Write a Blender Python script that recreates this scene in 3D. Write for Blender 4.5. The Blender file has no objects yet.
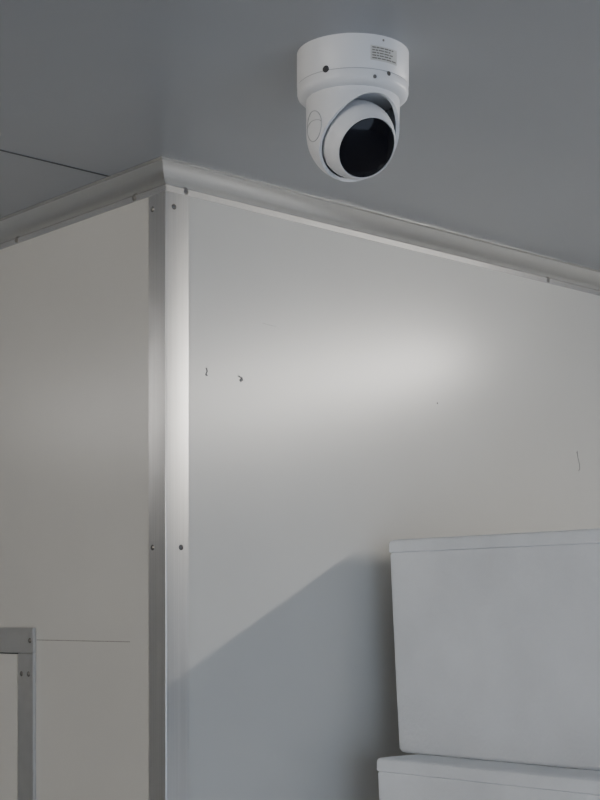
import bpy, bmesh, math, random
from mathutils import Vector, Matrix
random.seed(3)
EYE = 1.6
H = 2.26           # ceiling height
D = bpy.data
col = bpy.context.scene.collection

# ------------------------------------------------------------ materials
def new_mat(name):
    m = D.materials.new(name); m.use_nodes = True
    return m, m.node_tree.nodes, m.node_tree.links, m.node_tree.nodes['Principled BSDF']

def painted(name, rgb, rough=0.35, var=0.03, scale=3.0, bump=0.02, bscale=60, spec=0.5):
    m, n, l, p = new_mat(name)
    tc = n.new('ShaderNodeTexCoord')
    nz = n.new('ShaderNodeTexNoise'); nz.inputs['Scale'].default_value = scale; nz.inputs['Detail'].default_value = 6
    l.new(tc.outputs['Object'], nz.inputs['Vector'])
    cr = n.new('ShaderNodeValToRGB')
    cr.color_ramp.elements[0].position = 0.3; cr.color_ramp.elements[1].position = 0.7
    cr.color_ramp.elements[0].color = tuple(max(0, c*(1-var)) for c in rgb)+(1,)
    cr.color_ramp.elements[1].color = tuple(min(1, c*(1+var)) for c in rgb)+(1,)
    l.new(nz.outputs['Fac'], cr.inputs['Fac']); l.new(cr.outputs['Color'], p.inputs['Base Color'])
    n2 = n.new('ShaderNodeTexNoise'); n2.inputs['Scale'].default_value = bscale; n2.inputs['Detail'].default_value = 4
    l.new(tc.outputs['Object'], n2.inputs['Vector'])
    b = n.new('ShaderNodeBump'); b.inputs['Strength'].default_value = bump; b.inputs['Distance'].default_value = 0.01
    l.new(n2.outputs['Fac'], b.inputs['Height']); l.new(b.outputs['Normal'], p.inputs['Normal'])
    p.inputs['Roughness'].default_value = rough
    p.inputs['Specular IOR Level'].default_value = spec
    return m

def brushed(name, rgb, rough, vec, k=0.04, dr=0.02):
    m, n, l, p = new_mat(name)
    tc = n.new('ShaderNodeTexCoord'); mp = n.new('ShaderNodeMapping'); mp.inputs['Scale'].default_value = vec
    nz = n.new('ShaderNodeTexNoise'); nz.inputs['Scale'].default_value = 1.0; nz.inputs['Detail'].default_value = 3
    l.new(tc.outputs['Object'], mp.inputs['Vector']); l.new(mp.outputs['Vector'], nz.inputs['Vector'])
    cr = n.new('ShaderNodeValToRGB')
    cr.color_ramp.elements[0].position = 0.3; cr.color_ramp.elements[1].position = 0.7
    cr.color_ramp.elements[0].color = tuple(c*(1-k) for c in rgb)+(1,); cr.color_ramp.elements[1].color = tuple(c*(1+k) for c in rgb)+(1,)
    l.new(nz.outputs['Fac'], cr.inputs['Fac']); l.new(cr.outputs['Color'], p.inputs['Base Color'])
    mr = n.new('ShaderNodeMapRange'); mr.inputs['To Min'].default_value = rough-dr; mr.inputs['To Max'].default_value = rough+dr
    l.new(nz.outputs['Fac'], mr.inputs['Value']); l.new(mr.outputs['Result'], p.inputs['Roughness'])
    p.inputs['Metallic'].default_value = 0.9
    return m

M_wall = painted('panel_paint', (0.585, 0.574, 0.54), 0.275, 0.03, 3.5, 0.012, 7, 0.85)
M_ceil = painted('ceiling_paint', (0.37, 0.382, 0.40), 0.32, 0.04, 2.0, 0.01, 6)
M_floor = painted('floor_concrete', (0.42, 0.42, 0.41), 0.6, 0.15, 4, 0.2, 40)
M_foam = painted('expanded_polystyrene', (0.76, 0.785, 0.82), 0.7, 0.06, 7, 0.16, 150, 0.3)
M_aluV = brushed('brushed_aluminium_vertical', (0.64, 0.635, 0.625), 0.30, (400, 400, 3), .05)
M_aluH = brushed('brushed_aluminium_long', (0.72, 0.715, 0.70), 0.27, (0.6, 0.6, 160), .015, .006)
M_frame = brushed('frame_aluminium', (0.58, 0.58, 0.57), 0.42, (60, 60, 60), .03)
M_steel = painted('screw_steel', (0.20, 0.19, 0.18), 0.35, 0.1, 60); M_steel.node_tree.nodes['Principled BSDF'].inputs['Metallic'].default_value = 0.8
M_dark = painted('dark_gap', (0.03, 0.03, 0.035), 0.6, 0.1, 30)
M_seam = painted('seam_line', (0.10, 0.10, 0.10), 0.7, 0.1, 30)
M_scuff = painted('scuff_grey', (0.26, 0.25, 0.24), 0.6, 0.2, 200)
M_scr = painted('scratch_grey', (0.30, 0.29, 0.27), 0.6, 0.2, 200)
M_cam = painted('camera_white_plastic', (0.76, 0.765, 0.78), 0.4, 0.01, 20, 0.02, 500)
M_glass = painted('camera_black_glass', (0.004, 0.004, 0.007), 0.10, 0.2, 20, 0.0, 60, 0.22)
M_label = painted('label_silver', (0.64, 0.63, 0.60), 0.4, 0.03, 100)
M_ink = painted('label_ink', (0.25, 0.23, 0.20), 0.6, 0.1, 100)
M_logo = painted('logo_grey', (0.42, 0.43, 0.45), 0.5, 0.1, 100)

def emis(name, rgb, s):
    m = D.materials.new(name); m.use_nodes = True
    n = m.node_tree.nodes; n.clear()
    e = n.new('ShaderNodeEmission'); e.inputs['Color'].default_value = rgb+(1,); e.inputs['Strength'].default_value = s
    o = n.new('ShaderNodeOutputMaterial'); m.node_tree.links.new(e.outputs[0], o.inputs[0]); return m
M_tube = emis('tube_glow', (1.0, 0.95, 0.88), 120)
M_tube2 = emis('tube_glow_dim', (1.0, 0.96, 0.92), 18)  # strength turned down to keep its streak on the left wall faint
M_fill = emis('fill_tube_glow', (1.0, 0.94, 0.86), 145)  # glow of the added fill tube

# ------------------------------------------------------------ helpers
def mkobj(name, bm, mat, parent=None, smooth=False):
    bmesh.ops.recalc_face_normals(bm, faces=bm.faces)
    me = D.meshes.new(name); bm.to_mesh(me); bm.free()
    if smooth:
        for p in me.polygons: p.use_smooth = True
        me.set_sharp_from_angle(angle=math.radians(35))
    me.materials.append(mat)
    o = D.objects.new(name, me); col.objects.link(o)
    if parent: o.parent = parent
    return o

def empty(name, loc=(0, 0, 0)):
    e = D.objects.new(name, None); col.objects.link(e); e.location = loc; e.empty_display_size = 0.1
    return e

def box(name, lo, hi, mat, parent=None, bev=0.0):
    bm = bmesh.new(); bmesh.ops.create_cube(bm, size=1)
    lo = Vector(lo); hi = Vector(hi); c = (lo+hi)/2; s = hi-lo
    for v in bm.verts: v.co = Vector((v.co.x*s.x+c.x, v.co.y*s.y+c.y, v.co.z*s.z+c.z))
    if bev > 0: bmesh.ops.bevel(bm, geom=bm.edges[:], offset=bev, segments=2, affect='EDGES')
    return mkobj(name, bm, mat, parent, smooth=bev > 0)

def frame_to(axis, origin):
    q = Vector(axis).normalized().to_track_quat('Z', 'Y')
    return Matrix.Translation(origin) @ q.to_matrix().to_4x4()

def lathe_bm(profile, seg=96, mtx=None):
    bm = bmesh.new(); rings = []
    for r, z in profile:
        if r < 1e-6: rings.append([bm.verts.new((0, 0, z))])
        else: rings.append([bm.verts.new((r*math.cos(2*math.pi*i/seg), r*math.sin(2*math.pi*i/seg), z)) for i in range(seg)])
    for a, b in zip(rings, rings[1:]):
        if len(a) == 1 and len(b) == 1: continue
        for i in range(seg):
            j = (i+1) % seg
            if len(a) == 1: bm.faces.new((a[0], b[i], b[j]))
            elif len(b) == 1: bm.faces.new((a[i], b[0], a[j]))
            else: bm.faces.new((a[i], b[i], b[j], a[j]))
    if mtx: bmesh.ops.transform(bm, matrix=mtx, verts=bm.verts)
    return bm

def lathe(name, profile, mat, parent=None, seg=96, mtx=None):
    return mkobj(name, lathe_bm(profile, seg, mtx), mat, parent, True)

def screw(name, pos, axis, parent, r=0.0038):
    o = lathe(name, [(0, 0.0008), (r*0.35, 0.0009), (r*0.4, 0.0024), (r*0.8, 0.0020), (r*1.15, 0.0008), (r*1.4, 0.0004), (r*1.4, -0.001)],
              M_steel, parent, 20, frame_to(axis, Vector(pos)))
    return o

def tube_path(name, pts, r, mat, parent, cyclic=False):
    cu = D.curves.new(name, 'CURVE'); cu.dimensions = '3D'; cu.bevel_depth = r; cu.bevel_resolution = 2
    s = cu.splines.new('POLY'); s.points.add(len(pts)-1)
    for i, p in enumerate(pts): s.points[i].co = (*p, 1)
    s.use_cyclic_u = cyclic
    cu.materials.append(mat)
    o = D.objects.new(name, cu); col.objects.link(o); o.parent = parent
    return o

# ------------------------------------------------------------ room shell
XR, YB, XL, YF = 3.2, 3.4, -3.0, -4.2
box('floor', (XL-.1, YF-.1, -0.1), (XR+.1, YB+.1, 0), M_floor)
ceil = box('ceiling', (XL-.1, YF-.1, H), (XR+.1, YB+.1, H+0.1), M_ceil)
box('wall_right', (0, 0, 0), (XR, 0.08, H), M_wall)
box('wall_left', (0, 0.08, 0), (0.08, YB, H), M_wall)
box('wall_west', (XL-.1, YF, 0), (XL, YB, H), M_wall)
box('wall_north', (XL, YB, 0), (0.0, YB+.1, H), M_wall)
box('wall_east', (XR, YF, 0), (XR+.1, 0, H), M_wall)
# unseen south wall; wide opening added to let in bluish daylight
ws = empty('wall_south')
box('pier_1', (XL, YF-.1, 0), (-2.6, YF, H), M_wall, ws)
box('pier_2', (0.9, YF-.1, 0), (XR, YF, H), M_wall, ws)
box('lintel', (-2.6, YF-.1, 2.1), (0.9, YF, H), M_wall, ws)

# ceiling panel seam
t = box('trim_3', (XL, 0.094, H-0.0012), (-0.001, 0.0965, H+0.002), M_seam)

# ------------------------------------------------------------ cove trim along ceiling
def cove():
    a = 0.036; th = 0.0015; fl = 0.009
    prof = [(0.0, H-a), (th, H-a), (th*1.1, H-a+fl), (th*1.1+.0008, H-a+fl)]
    R = a-fl-th
    for i in range(0, 19):
        k = i/18
        b = 0.0034*math.sin(math.pi*k)
        prof.append((th+.0008 + (R-.0008)*k + b*.7, (H-a+fl)+R*k - b*.7))
    prof += [(a, H-th*1.1), (a, H-0.0001), (0.0, H-0.0001)]
    bm = bmesh.new(); rings = []
    for d, z in prof:
        rings.append([bm.verts.new((-d, YB, z)), bm.verts.new((-d, -d, z)), bm.verts.new((XR, -d, z))])
    n = len(rings)
    for i in range(n):
        A, B = rings[i], rings[(i+1) % n]
        bm.faces.new((A[0], A[1], B[1], B[0])); bm.faces.new((A[1], A[2], B[2], B[1]))
    bm.faces.new([r[0] for r in rings]); bm.faces.new([r[2] for r in rings][::-1])
    return mkobj('trim_1', bm, M_aluH, None, True)
tr1 = cove()
for i, (s, z) in enumerate([(0.036, .630), (0.887, .630)]):
    screw('screw_r%d' % i, (s, -0.0016, EYE+z-.0005), (0, -1, 0), tr1, 0.003)
for i, (s, z) in enumerate([(0.077, .630), (0.411, .630)]):
    screw('screw_l%d' % i, (-0.0016, s, EYE+z-.0005), (-1, 0, 0), tr1, 0.003)

# ------------------------------------------------------------ corner angle (vertical)
def angle():
    w = 0.040; th = 0.002; r = 0.0015
    outer = [(-th, w)]
    for i in range(7):
        u = math.pi + i/6*math.pi/2
        outer.append((-th+r + r*math.cos(u), -th+r + r*math.sin(u)))
    outer.append((w, -th))
    poly = outer + [(w, 0), (0, 0), (0, w)]
    bm = bmesh.new()
    lo = [bm.verts.new((x, y, 0.0)) for x, y in poly]; hi = [bm.verts.new((x, y, H-0.036)) for x, y in poly]
    n = len(poly)
    for i in range(n):
        j = (i+1) % n; bm.faces.new((lo[i], lo[j], hi[j], hi[i]))
    bm.faces.new(lo[::-1]); bm.faces.new(hi)
    return mkobj('trim_2', bm, M_aluV, None, True)
tr2 = angle()
for i, z in enumerate([.603, .104, -.4, -.9, -1.4]):
    screw('screw_a%d' % i, (0.013 if i == 0 else 0.026, -0.002, EYE+z), (0, -1, 0), tr2, 0.003)
    screw('screw_b%d' % i, (-0.002, 0.030, EYE+z), (-1, 0, 0), tr2, 0.003)

# ------------------------------------------------------------ low cold-room door in left wall
dr = empty('door_1')
y0, y1, zt = 0.352, 1.20, EYE-0.016
fw = 0.048
box('frame_near', (-0.006, y0, 0), (0.0, y0+fw, zt-.0425), M_frame, dr, 0.001)
box('frame_far', (-0.006, y1-fw, 0), (0.0, y1, zt-.0425), M_frame, dr, 0.001)
box('frame_top', (-0.006, y0, zt-0.042), (0.0, y1, zt), M_frame, dr, 0.001)
box('frame_shadow_gap', (-0.002, y0+fw, 0.0), (0.0, y1-fw, zt-0.042), M_dark, dr)
box('leaf', (-0.005, y0+fw+0.002, 0.01), (0.0, y1-fw-0.002, zt-0.044), M_wall, dr, 0.001)
box('handle_plate', (-0.009, y1-fw-0.09, 0.85), (-0.005, y1-fw-0.05, 1.02), M_frame, dr, 0.001)
tube_path('handle', [(-0.007, y1-fw-.07, .87), (-0.045, y1-fw-.07, .87), (-0.045, y1-fw-.07, 1.0), (-0.007, y1-fw-.07, 1.0)], 0.006, M_steel, dr)
for i, (yy, zz) in enumerate([(.362, -.037), (.388, -.092), (.366, -.092), (.362, -.5), (.39, -.9), (.6, -.037), (.9, -.037)]):
    screw('screw_%d' % i, (-0.006, yy, EYE+zz), (-1, 0, 0), dr, 0.0032)

# panel scratches & marks
mk = empty('wall_scuff_marks')
box('scratch_line', (-0.0006, 0.09, EYE-.0366), (0.0002, 0.35, EYE-.0352), M_scr, mk)
def scuff(name, s, z, pts, r=0.0008):
    tube_path(name, [(s+a, -0.0004, EYE+z+b) for a, b in pts], r, M_scuff, mk)
scuff('scuff_1', .141, .366, [(-.004, .003), (-.001, .002), (.003, .001), (.004, -.003), (.001, -.005), (-.001, -.003), (.003, .0)], .0012)
scuff('scuff_2', .0748, .368, [(0, .006), (.002, .001), (-.001, -.004), (.002, -.005)], .0010)
scuff('scuff_3', .583, .371, [(0, .001), (.001, -.001)], .0012)
scuff('scuff_4', .979, .298, [(-.005, .016), (-.003, .020), (-.001, .008), (.004, -.004), (.005, -.014), (.001, -.018)], .0006)
scuff('scuff_5', .195, .455, [(-.01, .001), (.0, .0), (.018, -.001)], .0002)

# ------------------------------------------------------------ polystyrene boxes
def rrect(hx, hy, r, n=6):
    pts = []
    for cx, cy, a0 in ((hx-r, hy-r, 0), (-hx+r, hy-r, 90), (-hx+r, -hy+r, 180), (hx-r, -hy+r, 270)):
        for i in range(n+1):
            a = math.radians(a0+90*i/n); pts.append((cx+r*math.cos(a), cy+r*math.sin(a)))
    return pts
def loft(name, secs, mat, parent):
    bm = bmesh.new(); rings = []
    for z, hx, hy, r in secs:
        rings.append([bm.verts.new((x, y, z)) for x, y in rrect(hx, hy, r)])
    n = len(rings[0])
    for A, B in zip(rings, rings[1:]):
        for i in range(n):
            j = (i+1) % n; bm.faces.new((A[i], A[j], B[j], B[i]))
    bm.faces.new(rings[0][::-1]); bm.faces.new(rings[-1])
    return mkobj(name, bm, mat, parent, True)
BW, BL, BH = 0.42, 0.64, 0.3454
def foam_box(x0, yb, z0, rot=0):
    """x0 = west face at top, yb = north face at top, z0 = base height"""
    e = empty('styrofoam_box', (x0+BW/2, yb-BL/2, z0)); e.rotation_euler = (0, 0, math.radians(rot))
    hx, hy, t = BW/2, BL/2, 0.012
    lid = 0.022; hb = BH-lid
    q = .012
    secs = [(0, hx-t-.007, hy-t-.007, q-.002), (0.002, hx-t-.003, hy-t-.003, q-.001), (0.007, hx-t, hy-t, q)]
    for k in (0.33, 0.66): secs.append((hb*k, hx-t+t*k*.9, hy-t+t*k*.9, q))
    secs += [(hb-.003, hx-.0015, hy-.0015, q), (hb, hx-.003, hy-.003, q-.001)]
    loft('body', secs, M_foam, e)
    loft('lid', [(hb, hx-.003, hy-.003, q-.001), (hb+.002, hx, hy, q), (BH-.007, hx, hy, q), (BH-.003, hx-.001, hy-.001, q),
                 (BH-.0008, hx-.004, hy-.004, q-.002), (BH, hx-.009, hy-.009, q-.004)], M_foam, e)
    return e
foam_box(0.409, -0.048, EYE+.127-BH)
foam_box(0.336, -0.0925, EYE+.127-2*BH)
foam_box(0.352, -0.085, EYE+.127-3*BH)
foam_box(0.347, -0.10, EYE+.127-4*BH)
foam_box(0.350, -0.09, max(0.0, EYE+.127-5*BH))

# ------------------------------------------------------------ dome security camera
C = Vector((-0.095, -0.489, 0)); zc = H
F = Vector((.671, .7415, 0)); R = Vector((.7415, -.671, 0)); U = Vector((0, 0, 1))
sc = empty('security_camera')
Rb = 0.0655
T = Matrix.Translation((C.x, C.y, 0))
lathe('mount_base', [(0, zc), (Rb, zc), (Rb, zc-.037), (Rb-.0008, zc-.0382), (Rb-.0008, zc-.0385)], M_cam, sc, 128, T)
lathe('mount_ring', [(0, zc-.038), (Rb-.0016, zc-.0382), (Rb-.0016, zc-.0392), (Rb-.0004, zc-.0395), (Rb-.0004, zc-.047), (Rb-.0015, zc-.0505), (Rb-.005, zc-.0538), (Rb-.010, zc-.055), (.050, zc-.0552), (0, zc-.0552)], M_cam, sc, 128, T)
lathe('mount_seam', [(Rb-.0030, zc-.037), (Rb-.0010, zc-.0381), (Rb-.0010, zc-.0396), (Rb-.003, zc-.041)], M_logo, sc, 128, T)
Rs = 0.0545
S = Vector((C.x, C.y, zc-.0925))
n = (-F*0.80 + R*0.46 - U*0.68).normalized()
prof = [(Rs, .0410), (Rs+.0005, .030), (Rs, .015)]
for i in range(0, 25):
    a = i/24*math.pi/2; prof.append((Rs*math.cos(a) if i < 24 else 0, -Rs*math.sin(a)))
bm = lathe_bm(prof, 128, Matrix.Translation(S))
# opening plane is tipped further down than the lens axis, so the hood projects over the ball
nc = (-F*0.78 + R*0.47 - U*0.82).normalized()
bmesh.ops.bisect_plane(bm, geom=bm.verts[:]+bm.edges[:]+bm.faces[:], plane_co=S+nc*0.0195, plane_no=nc, clear_outer=True)
sh = mkobj('turret_shell', bm, M_cam, sc, True)
so = sh.modifiers.new('solid', 'SOLIDIFY'); so.thickness = 0.004; so.offset = -1
bv = sh.modifiers.new('bev', 'BEVEL'); bv.width = 0.0012; bv.segments = 3; bv.limit_method = 'ANGLE'; bv.angle_limit = math.radians(50)
# eyeball
Rq = 0.0445; Bc = S + n*0.0125 - U*0.0025
pr = []
a1 = math.asin(0.0370/Rq)
for i in range(0, 33):
    a = math.pi - (math.pi-a1)*i/32
    pr.append((Rq*math.sin(a) if i else 0, Rq*math.cos(a)))
zf = Rq*math.cos(a1)
pr += [(.0366, zf+.0015), (.0360, zf+.0020), (.0352, zf+.0012), (.0350, zf-.001), (0, zf-.001)]
lathe('eyeball', pr, M_cam, sc, 96, frame_to(n, Bc))
lathe('front_glass', [(.0351, zf-.0005), (.0345, zf+.0016), (.029, zf+.0036), (.020, zf+.0052), (.010, zf+.0060), (0, zf+.0063)], M_glass, sc, 96, frame_to(n, Bc))
# embossed round logo on shell, left
u0 = (-R*0.86 - F*0.50).normalized(); th0 = math.atan2(u0.y, u0.x)
def on_shell(dx, dz, off=0.0002):
    th = th0 + dx/Rs
    r = Rs if dz > 0 else math.sqrt(max(0, Rs*Rs-dz*dz))
    return (S.x+(r+off)*math.cos(th), S.y+(r+off)*math.sin(th), S.z+dz)
tube_path('logo_ring', [on_shell(.016*math.cos(a*math.pi/24), .000+.017*math.sin(a*math.pi/24)) for a in range(48)], .0005, M_logo, sc, True)
tube_path('logo_arc', [on_shell(.016*math.cos(math.pi*(a/20)), .000+.006*math.sin(math.pi*a/20)) for a in range(21)], .0004, M_logo, sc)
# label on base
def on_base(px, z, off):
    d = (R*px - F*math.sqrt(1-px*px)); return C + d*(Rb+off) + U*(zc-z)
def patch(name, p0, p1, z0, z1, off, mat, nseg=10, slope=0.0):
    bm = bmesh.new(); A = []; B = []
    for i in range(nseg+1):
        p = p0+(p1-p0)*i/nseg
        A.append(bm.verts.new(on_base(p, z0+slope*i/nseg, off))); B.append(bm.verts.new(on_base(p, z1+slope*i/nseg, off)))
    for i in range(nseg): bm.faces.new((A[i], A[i+1], B[i+1], B[i]))
    o = mkobj(name, bm, mat, sc)
    s = o.modifiers.new('s', 'SOLIDIFY'); s.thickness = 0.0002
    return o
patch('label', .27, .74, .0125, .0295, .0003, M_label)
for i in range(5):
    k = .30
    b = .70-random.random()*.12
    j = 0
    while k < b:
        w = random.uniform(.03, .09)
        patch('label_text_%d_%d' % (i, j), k, min(k+w, b+.02), .0141+.0030*i, .0155+.0030*i, .0006, M_ink, 3)
        k += w+.012; j += 1
def dot(name, p, z, r, mat):
    q = on_base(p, z, 0.0); ax = (q-Vector((C.x, C.y, q.z)))
    lathe(name, [(0, .0006), (r*.8, .0006), (r, 0), (r, -.001)], mat, sc, 20, frame_to(ax, q))
dot('screw_hole', -.50, .0375, .0040, M_dark)
dot('grub_screw', .60, .041, .0026, M_steel)
dot('indicator', .50, .005, .0014, M_ink)
dot('ring_screw', .35, .0475, .0022, M_steel)

# ------------------------------------------------------------ ceiling tube lamps, plus an added fill
def lamp(x, ya, yb, mat):
    e = empty('fluorescent_or_fill_lamp')
    box('housing', (x-.03, ya, H-.030), (x+.03, yb, H), M_cam, e, .003)
    for i, y in enumerate((ya, yb-.02)): box('holder_%d' % i, (x-.014, y, H-.064), (x+.014, y+.02, H-.028), M_cam, e, .002)
    L = yb-ya-.04
    lathe('tube', [(0, 0), (.013, 0), (.013, L), (0, L)], mat, e, 20, frame_to((0, 1, 0), Vector((x, ya+.02, H-.049))))
    return e
lamp(1.30, -1.90, -0.60, M_tube)
lamp(-1.34, 1.25, 2.45, M_tube2)
lamp(-2.5, -1.10, 0.15, M_fill)  # unseen fill lamp, added to brighten the left wall without a highlight

# ------------------------------------------------------------ world: overcast daylight
w = D.worlds.new('World'); bpy.context.scene.world = w; w.use_nodes = True
bg = w.node_tree.nodes['Background']; bg.inputs['Color'].default_value = (0.65, 0.785, 1.0, 1); bg.inputs['Strength'].default_value = 2.2

# ------------------------------------------------------------ camera
cd = D.cameras.new('view_camera'); cam = D.objects.new('view_camera', cd); col.objects.link(cam)
cam.location = (-1.301, -1.7295, EYE)
cam.rotation_euler = (math.radians(90), 0, -math.atan2(.671, .7415))
cd.sensor_width = 36; cd.lens = 66.375; cd.shift_y = 0.2725; cd.clip_start = 0.05
bpy.context.scene.camera = cam
